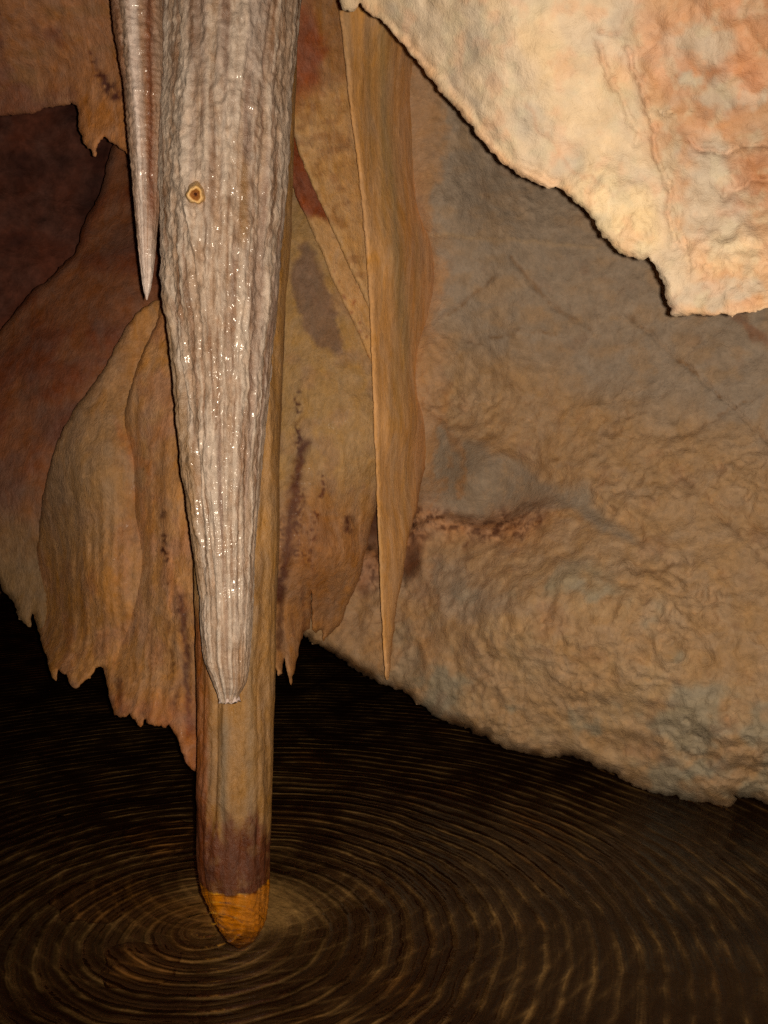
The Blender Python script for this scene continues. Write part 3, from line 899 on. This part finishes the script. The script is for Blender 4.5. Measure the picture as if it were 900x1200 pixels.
o = relief('flowstone_dome', [(-400, 640), (-120, 470), (0, 388), (20, 362), (40, 338), (60, 325), (75, 310), (89, 296), (94, 275), (105, 248), (118, 225), (124, 195), (140, 150), (300, 150), (300, 620), (120, 770), (50, 750), (44, 738),
                              (41, 722), (38, 719), (36, 735), (31, 732), (22, 726), (20, 714), (14, 703), (10, 698), (3, 692), (-4, 676), (-60, 690), (-400, 700)],
           [(0, 390, 3.6), (60, 325, 3.6), (110, 240, 3.7), (140, 160, 3.75), (60, 450, 3.4), (140, 350, 3.45), (30, 600, 3.3), (0, 690, 3.35), (45, 740, 3.28), (200, 400, 3.45), (200, 650, 3.35), (-300, 600, 3.6)],
           0.5, M_FLOW, dome_col, dome_disp, step=4, jag=2.0, edge_r=7, edge_d=0.02, seed=14)
tag(o, 'dim brown flowstone dome, smooth and rounded, behind the greyish shield', 'flowstone')


def rear_col(px, py, P):
    n = fbm(P * 4, 4)
    c = np.repeat(alb(74, 42, 26, 4.5)[None], len(px), 0)
    return mixc(c, alb(50, 27, 17, 4.5), sst(-.1, .5, n)) * (1 + .2 * fbm(P * 24, 3)[:, None])


def rear_disp(px, py, P):
    return 0.05 * fbm(P * 3, 4) + 0.02 * ridged(P * 9, 3)


o = relief('rear_rock_wall', [(-600, -200), (-600, 720), (-60, 700), (330, 640), (330, -200)],
           [(-500, 0, 4.3), (-500, 700, 4.5), (0, 100, 4.6), (0, 500, 4.5), (100, 300, 4.6), (330, 0, 4.8), (330, 600, 4.8)],
           0.5, M_DARK, rear_col, rear_disp, step=5, jag=4, edge_r=30, edge_d=.1, seed=15)
tag(o, 'unlit dark brown rock wall deep behind the flowstone dome', 'rock wall', kind='thing')


def shelf_col(px, py, P):
    n = fbm(P * 7, 4); nf = fbm(P * 45, 3)
    a = alb(118, 80, 46, 3.0); b = alb(96, 60, 38, 3.0); t = alb(134, 90, 46, 3.0); dk = alb(62, 32, 20, 3.0)
    c = np.repeat(a[None], len(px), 0)
    c = mixc(c, b, sst(-.2, .5, n + (60 - px) / 260.0) * .9)
    c = mixc(c, alb(108, 76, 40, 3), sst(.1, .5, fbm(pix(px, py, 60, 22, 4), 3)) * .6)
    c = mixc(c, t, blob(*warp(px, py, 24, 8, 2), 122, 145, 34, 60, .5) * .9)
    wx, wy = warp(px, py, 12, 6, 3)
    m = np.exp(-(seg_dist(wx, wy, [(116, 88), (120, 95), (128, 103), (136, 110)]) / 7) ** 2)
    m = np.maximum(m, np.exp(-(seg_dist(wx, wy, [(108, 62), (112, 78)]) / 4) ** 2) * .9)
    c = mixc(c, dk, np.clip(m * 1.2, 0, 1) * sst(-.35, .1, nf))
    return c * (1 + .12 * nf[:, None])


def shelf_disp(px, py, P):
    return 0.010 * fbm(P * 6, 3) + 0.004 * fbm(P * 28, 3)


o = relief('ceiling_shelf', [(-500, 145), (-80, 138), (0, 136), (25, 134), (42, 132), (50, 127), (62, 126), (75, 124), (84, 120), (90, 124), (92, 140), (94, 155), (97, 165), (103, 174), (108, 177), (112, 184), (114, 172), (118, 164), (123, 160),
                             (128, 166), (134, 169), (140, 174), (148, 180), (165, 188), (240, 190), (240, -420), (-500, -420)],
           [(0, 136, 3.15), (80, 120, 3.05), (110, 180, 2.98), (150, 180, 2.95), (0, 0, 2.9), (150, 0, 2.85), (-400, 0, 3.0), (-400, 140, 3.3), (200, -400, 2.4), (-400, -400, 2.4)],
           0.6, M_FLOW, shelf_col, shelf_disp, step=3.2, jag=2.2, edge_r=4, edge_d=0.01, back_r=80, seed=16)
tag(o, 'brown ceiling shelf with a small two pointed pendant, above the dark rear wall', 'rock shelf')

# ------------------------------------------------------------------ tan column that dips into the pool
col_prof = [(-500, 222, 372), (-200, 222, 362), (0, 222, 350), (150, 224, 345), (270, 226, 340), (350, 226, 334), (450, 226, 330), (550, 228, 328), (650, 230, 326), (720, 232, 324), (820, 232, 321), (900, 232, 319),
            (960, 231, 317), (1000, 231, 316), (1020, 233, 316), (1040, 237, 316), (1060, 246, 314), (1080, 254, 311), (1095, 262, 303), (1104, 270, 293), (1108, 278, 286)]
COL_D = [(-500, 2.44), (1000, 2.44), (1108, 2.44)]


def col_edge(px, y):
    wx, wy = warp(px, y, 9, 5, 3)
    return wy - np.interp(px, [228, 238, 248, 262, 285, 298, 305, 318], [1004, 1022, 1038, 1048, 1052, 1046, 1036, 1028])


def col_col(th, y, P, px):
    n = fbm(np.stack([np.cos(th) * 2.4, np.sin(th) * 2.4, P[:, 2] * 2.4], 1), 4); nf = fbm(np.stack([np.cos(th) * 6, np.sin(th) * 6, P[:, 2] * 14], 1), 4)
    a = alb(156, 114, 62, 2.4); g = alb(130, 108, 78, 2.4); r = alb(140, 80, 38, 2.4); br = alb(106, 55, 25, 2.42); brd = alb(76, 38, 18, 2.42)
    c = np.repeat(a[None], len(px), 0)
    c = mixc(c, r, (1 - sst(244, 258, px + 6 * n)) * sst(690, 740, y) * .9)
    c = mixc(c, alb(96, 48, 28, 2.4), np.exp(-((px - 236) / 6.0) ** 2) * sst(860, 960, y) * .8)
    xg = np.interp(y, [800, 850, 930, 1000], [276, 270, 268, 275])
    c = mixc(c, g, np.exp(-((px - xg) / 5.5) ** 2) * sst(815, 840, y) * .8)
    c = mixc(c, g, np.exp(-((px - 298) / 5.0) ** 2) * .5)
    c = mixc(c, alb(120, 84, 46, 2.4), sst(.1, .6, n) * .5)
    wx, wy = warp(px, y, 14, 10, 5)
    lim = np.interp(px, [230, 245, 258, 270, 285, 300, 312, 320], [930, 940, 948, 952, 950, 938, 955, 990])
    lim = lim + 18 * fbm(np.stack([px / 7.0, y / 60.0, np.full_like(px, 4.4)], 1), 3)
    band = sst(-22, 20, wy - lim) * (1 - .35 * sst(.0, .5, fbm(P * 26 + 2, 4)))
    c = mixc(c, br, band); c = mixc(c, brd, band * sst(0, .5, nf) * .8)
    c = mixc(c, alb(110, 66, 42, 2.4), band * np.exp(-((px - 277) / 9.0) ** 2) * .5)
    c = c
    zb = P[:, 2] + .010 * fbm(np.stack([np.cos(th) * 3, np.sin(th) * 3, P[:, 2] * 8], 1), 3)
    c = mixc(c, np.array((0.85, 0.40, 0.03)) / np.array(TONE['shaft']), 1 - sst(-.006, .001, zb))
    return c * (1 + .1 * nf[:, None])


def col_disp(th, y, P, px, R):
    q = np.stack([np.cos(th) * 1.6, np.sin(th) * 1.6, P[:, 2] * 3.2], 1)
    h = 0.010 * fbm(q, 3) + .003 * fbm(np.stack([np.cos(th) * 5, np.sin(th) * 5, P[:, 2] * 4], 1), 3) + .0015 * fbm(P * np.array([90, 90, 50]), 3)
    wat = sst(1040, 1060, y)
    h += wat * 0.0016 * np.sin(P[:, 2] * 330 + 5 * np.cos(th) + 6 * fbm(P * 12, 2))
    fr_ = np.sin(th) < 0
    for xa, w_, d_, y0, y1 in ((257, 2.2, .006, 700, 960), (243, 2.0, .004, 760, 1000), (289, 2.6, .004, 860, 1040), (308, 2.5, .004, 700, 1000)):
        xg_ = xa + 2.5 * fbm(np.stack([P[:, 2] * 6, np.full(len(y), xa * .1), np.full(len(y), .5)], 1), 2)
        h -= np.where(fr_, d_ * np.exp(-((px - xg_) / w_) ** 2) * sst(y0, y0 + 50, y) * (1 - sst(y1 - 40, y1, y)), 0)
    h += 0.004 * np.exp(-((px - 276) / 5.0) ** 2) * sst(815, 850, y) * (1 - wat)
    return h


c0 = unproj(np.array(276.), np.array(1050.), np.array(2.44))
ct = thing('dipping_column', c0, 'straight tan stalactite column dipping into the pool, brown ring above its orange foot', 'stalactite')
f = tube('shaft', col_prof, COL_D, M_COL, col_col, col_disp, nseg=150, dy=2.0, parent=ct, split=(1020, 'foot'))
f['label'] = 'orange foot under the water'

# ------------------------------------------------------------------ white wet stalactite
wh_prof = [(-500, 170, 400), (-300, 182, 378), (-60, 195, 357), (0, 193, 352), (50, 194, 348), (100, 192, 343), (150, 189, 341), (200, 188, 338), (250, 189, 334), (300, 190, 329), (350, 192, 326), (380, 197, 323),
           (420, 202, 318), (460, 207, 315), (500, 210, 311), (540, 213, 307), (600, 221, 302), (640, 227, 299), (700, 234, 297), (740, 236, 295), (770, 239, 293), (785, 244, 292), (800, 250, 289), (812, 255, 282), (818, 257, 279), (822, 259, 277)]
WH_D = [(-500, 2.24), (0, 2.24), (400, 2.22), (650, 2.19), (822, 2.16)]


def wh_coord(th, P, k, z):
    return np.stack([np.cos(th) * k, np.sin(th) * k, P[:, 2] * z], 1)


def wh_ridge(th, y, P):
    w = fbm(np.stack([np.cos(th) * 2, np.sin(th) * 2, P[:, 2] * 5], 1), 2)
    q = wh_coord(th + .05 * w, P, 5.0, 2.6)
    return fbm(q, 4, .55), ridged(wh_coord(th + .07 * w, P, 7, 3.2) + 5, 2)


def wh_disp(th, y, P, px, R):
    a, b = wh_ridge(th, y, P)
    s = np.clip(R / 0.12, .35, 1)
    h = s * (0.008 * a + 0.003 * b - .003)
    h += 0.0058 * s * fbm(P * np.array([48, 48, 32]) + 3, 3)
    h += 0.0018 * s * fbm(P * np.array([120, 120, 70]) + 8, 2)
    h += 0.0006 * np.sin(P[:, 2] * 2 * math.pi / 0.0135 + 4 * fbm(P * 14, 2)) * sst(480, 640, y)
    front = np.sin(th) < 0
    # drip ridge below the broken straw, recessed flank on the side
    h += np.where(front, 0.014 * np.exp(-((px - np.interp(y, [245, 330], [232, 246])) / 4.0) ** 2) * sst(236, 262, y) * (1 - sst(318, 332, y)), 0)
    gx = np.interp(y, [300, 400, 540, 660, 700], [205, 211, 237, 240, 239])
    h -= np.where(front, 0.012 * np.exp(-((px - gx) / 4.0) ** 2) * sst(250, 330, y) * (1 - sst(690, 720, y)), 0)
    return h


def wh_col(th, y, P, px):
    a, b = wh_ridge(th, y, P)
    nf = fbm(P * np.array([70, 70, 35]), 3)
    wht = alb(198, 170, 144, 2.12); pk = alb(160, 122, 90, 2.12); br = alb(118, 72, 36, 2.15); pur = alb(140, 112, 98, 2.15)
    c = np.repeat(wht[None], len(px), 0)
    c = mixc(c, pk, sst(-.05, .4, -a) * .6)
    c = mixc(c, pk, sst(.05, .4, fbm(P * np.array([55, 55, 26]) + 3, 3) * -1) * .45)
    m = sst(.12, .4, -fbm(wh_coord(th, P, 8, 4.0) + 40, 4)) * (1 - sst(600, 760, y) * .6)
    c = mixc(c, br, m * .6)
    c = mixc(c, alb(206, 180, 156, 2.12), sst(.2, .5, a) * .5)
    c = mixc(c, pur, sst(.2, .5, fbm(wh_coord(th, P, 4, 1.2) + 9, 3)) * .4)
    front = (np.sin(th) < 0.3).astype(float)
    fx = np.interp(y, [300, 400, 540, 660], [200, 207, 232, 236])
    c = mixc(c, alb(152, 112, 70, 2.15), front * (1 - sst(-3, 4, px - fx)) * sst(300, 400, y) * (1 - sst(680, 720, y)) * .8)
    c = mixc(c, alb(120, 76, 44, 2.15), front * np.exp(-((px - 237) / 5) ** 2) * (1 - sst(60, 120, y)) * .8)
    c = mixc(c, alb(150, 104, 60, 2.15), front * np.exp(-((px - 284) / 6) ** 2) * sst(730, 760, y) * .6)
    c = mixc(c, alb(150, 108, 62, 2.15), front * np.exp(-((px - np.interp(y, [180, 330], [297, 294])) / 5) ** 2) * sst(190, 220, y) * (1 - sst(280, 310, y)) * .8)
    return c * (1 + .12 * nf[:, None])


w0 = unproj(np.array(268.), np.array(820.), np.array(2.16))
wt = thing('white_stalactite', w0, 'thick wet white stalactite, ridged and glistening, hanging in front of the tan column', 'stalactite')
tube('calcite_body', wh_prof, WH_D, M_WHITE, wh_col, wh_disp, nseg=260, dy=2.0, parent=wt)
# flared fringe at its drip tip
def fringe():
    n = 40; rows = 12
    P0 = unproj(np.array(268.), np.array(800.), np.array(2.150)); rb = .016
    V = []; 
    for i in range(rows):
        t = i / (rows - 1)
        z = P0[2] - t * 0.042
        r = .016 + .005 * t ** 2
        for j in range(n):
            a = j / n * 2 * math.pi
            rr = r * (1 + .16 * t * math.sin(7 * a + 1) + .08 * math.sin(13 * a))
            V.append((P0[0] + rr * math.cos(a), P0[1] + .006 + rr * .8 * math.sin(a), z - t * .003 * math.sin(9 * a)))
    F = [(i * n + j, (i + 1) * n + j, (i + 1) * n + (j + 1) % n, i * n + (j + 1) % n) for i in range(rows - 1) for j in range(n)]
    F.append(tuple(range((rows - 1) * n, rows * n)))
    V = np.array(V)
    c = np.repeat(alb(214, 182, 164, 2.1)[None], len(V), 0)
    link_mesh('drip_fringe', V, F, c * np.array(TONE['drip_fringe']) / .56, M_COL, wt)


fringe()


def straw():
    # broken soda straw stub: hollow ring pointing towards the viewer and down
    ctr = unproj(np.array(229.), np.array(228.), np.array(2.07))
    ax = CAM - ctr; ax = ax / np.linalg.norm(ax); ax = ax + np.array([-.03, 0, -.06]); ax /= np.linalg.norm(ax)
    u = np.cross(ax, [0, 0, 1]); u /= np.linalg.norm(u); v = np.cross(ax, u)
    prof = [(-.09, .024), (-.012, .0195), (.0, .0175), (.008, .0162), (.012, .0142), (.0125, .0120), (.010, .0092), (.004, .0075), (-.006, .006), (-.012, .003), (-.013, .0005)]
    n = 36; V = []; C = []
    for k, (h, r) in enumerate(prof):
        for j in range(n):
            a = j / n * 2 * math.pi
            rr = r * (1 + .09 * math.sin(3 * a + k * .3) + .05 * math.sin(7 * a + 1))
            V.append(ctr + ax * h + rr * (u * math.cos(a) + v * math.sin(a) * 1.08))
            C.append(alb(196, 146, 84, 2.1) if k < 6 else (alb(176, 112, 48, 2.1) if k < 9 else alb(90, 44, 18, 2.1)))
    F = [(i * n + j, (i + 1) * n + j, (i + 1) * n + (j + 1) % n, i * n + (j + 1) % n) for i in range(len(prof) - 1) for j in range(n)]
    F.append(tuple(range((len(prof) - 1) * n, len(prof) * n)))
    o = link_mesh('broken_straw', np.array(V), F, np.array(C), M_COL, wt)
    o['label'] = 'round hollow stub of a broken straw, ochre'


straw()

# ------------------------------------------------------------------ slender stalactite
sl_prof = [(-500, 60, 206), (-200, 100, 196), (-60, 124, 191), (0, 130, 192), (50, 137, 193), (100, 145, 194), (150, 149, 193), (200, 154, 190), (250, 158, 187), (280, 161, 183.5), (300, 163, 182), (330, 166.5, 178.5), (342, 168.5, 176), (348, 170.5, 173.5), (351, 171.5, 172.5)]
SL_D = [(-500, 2.2), (0, 2.24), (350, 2.24)]


def sl_disp(th, y, P, px, R):
    s = np.clip(R / 0.05, .15, 1)
    h = .005 * s * fbm(wh_coord(th, P, 2.2, .8) + 3, 3) + .004 * s * fbm(P * np.array([60, 60, 45]), 3) + .0012 * s * np.sin(P[:, 2] * 420 + 4 * fbm(P * 20, 2))
    front = np.sin(th) < 0.2
    gx = np.interp(y, [0, 120, 260], [184, 186, 182])
    h -= np.where(front, .010 * np.exp(-((px - gx) / 4.5) ** 2) * (1 - sst(200, 280, y)), 0)
    h -= np.where(front, .006 * np.exp(-((px - np.interp(y, [0, 200], [143, 156])) / 3.0) ** 2) * (1 - sst(80, 160, y)), 0)
    return h


def sl_col(th, y, P, px):
    n = fbm(wh_coord(th, P, 4, 1.0), 4); nf = fbm(P * 60, 3)
    br = alb(124, 80, 52, 2.2); w = alb(204, 178, 158, 2.15); pk = alb(146, 114, 88, 2.2); rd = alb(116, 62, 32, 2.2)
    c = np.repeat(pk[None], len(px), 0)
    c = mixc(c, br, (1 - sst(-6, 0, px - np.interp(y, [0, 100, 350], [146, 152, 160]))) * .8 * (1 - sst(200, 300, y)))
    x = np.interp(y, [-50, 0, 100, 200, 350], [160, 161, 164, 169, 172])
    c = mixc(c, w, np.exp(-((px - x + 3 * n) / 6.5) ** 2) * .95)
    c = mixc(c, w, sst(280, 330, y) * .7)
    c = mixc(c, rd, np.exp(-((px - np.interp(y, [0, 200], [181, 181])) / 6.0) ** 2) * (1 - sst(230, 290, y)) * .85)
    c = mixc(c, alb(146, 100, 66, 2.2), sst(0, .5, n) * .35)
    return c * (1 + .12 * nf[:, None])


o = tube('slender_stalactite', sl_prof, SL_D, M_WHITE, sl_col, sl_disp, nseg=110, dy=2.0)
tag(o, 'slender pointed stalactite with a white ridge and red brown flank, beside the thick white one', 'stalactite')

# ------------------------------------------------------------------ sunken stones
def stone(px, py, r, seed, label):
    u = (px - 450) / FPX; v = (600 - py) / FPX
    dr = FWD + u * RGT + v * UPV
    t = -(CAM[2] + .42) / dr[2]
    c = CAM + dr * t
    nu, nv = 36, 20; V = []
    for i in range(nv + 1):
        a = math.pi * i / nv
        for j in range(nu):
            b = 2 * math.pi * j / nu
            V.append((math.sin(a) * math.cos(b), math.sin(a) * math.sin(b), math.cos(a)))
    V = np.array(V); nrm = V.copy()
    k = 1 + .28 * fbm(nrm * 1.3 + seed * 7.1, 4)
    V = c + nrm * k[:, None] * np.array([r, r * .8, r * .45]) - np.array([0, 0, r * .3])
    F = [(i * nu + j, (i + 1) * nu + j, (i + 1) * nu + (j + 1) % nu, i * nu + (j + 1) % nu) for i in range(nv) for j in range(nu)]
    cc = np.array([.44, .29, .16]) * (1 + .4 * fbm(nrm * 3 + seed, 3)[:, None])
    o = link_mesh('sunken_stone', V, F, cc, M_DARK)
    tag(o, label, 'stone', 'stones on the pool floor')


stone(190, 968, .13, 1, 'faint sunken stone beyond the column foot, near the curtain teeth')
stone(165, 1118, .11, 2, 'brownish sunken stone inside the ring of ripples beside the orange foot')
stone(105, 1042, .12, 3, 'dim sunken stone at the outer ripples, farthest from the limestone wall')

# ------------------------------------------------------------------ camera, flash, world
cam = bpy.data.cameras.new('camera'); co = bpy.data.objects.new('camera', cam); COL.objects.link(co)
co.location = CAM; co.rotation_euler = (math.pi / 2 - PITCH, 0, 0)
cam.sensor_fit = 'VERTICAL'; cam.sensor_height = 36.0; cam.lens = 36.0 * FPX / 1200.0
cam.clip_start = 0.02; cam.clip_end = 100
SC.camera = co

fl_ = bpy.data.lights.new('flash', 'SPOT'); fo = bpy.data.objects.new('flash', fl_); COL.objects.link(fo)
fo.location = CAM + np.array([0.021, 0.0, 0.002])
tgt = unproj(np.array(560.), np.array(420.), np.array(3.0))
fo.rotation_euler = Vector(tgt - np.array(fo.location)).to_track_quat('-Z', 'Y').to_euler()
fl_.energy = 1.22 * 1.45 * KEY * 4 * math.pi ** 2
fl_.color = tuple(LCOL)
fl_.spot_size = math.radians(104); fl_.spot_blend = 1.0; fl_.shadow_soft_size = 0.006

w = bpy.data.worlds.new('World'); SC.world = w; w.use_nodes = True
bg = w.node_tree.nodes['Background']
bg.inputs['Color'].default_value = (0.02, 0.012, 0.008, 1); bg.inputs['Strength'].default_value = 0.05

SC.view_settings.view_transform = 'Standard'; SC.view_settings.look = 'None'
SC.view_settings.exposure = 0; SC.view_settings.gamma = 1
SC.render.engine = 'CYCLES'
cy = SC.cycles
cy.use_denoising = False
cy.max_bounces = 5; cy.diffuse_bounces = 3; cy.glossy_bounces = 3; cy.transparent_max_bounces = 8
cy.caustics_reflective = False; cy.caustics_refractive = False
cy.sample_clamp_indirect = 4.0
for ob in SC.objects:
    if '_o' in ob.keys(): del ob['_o']
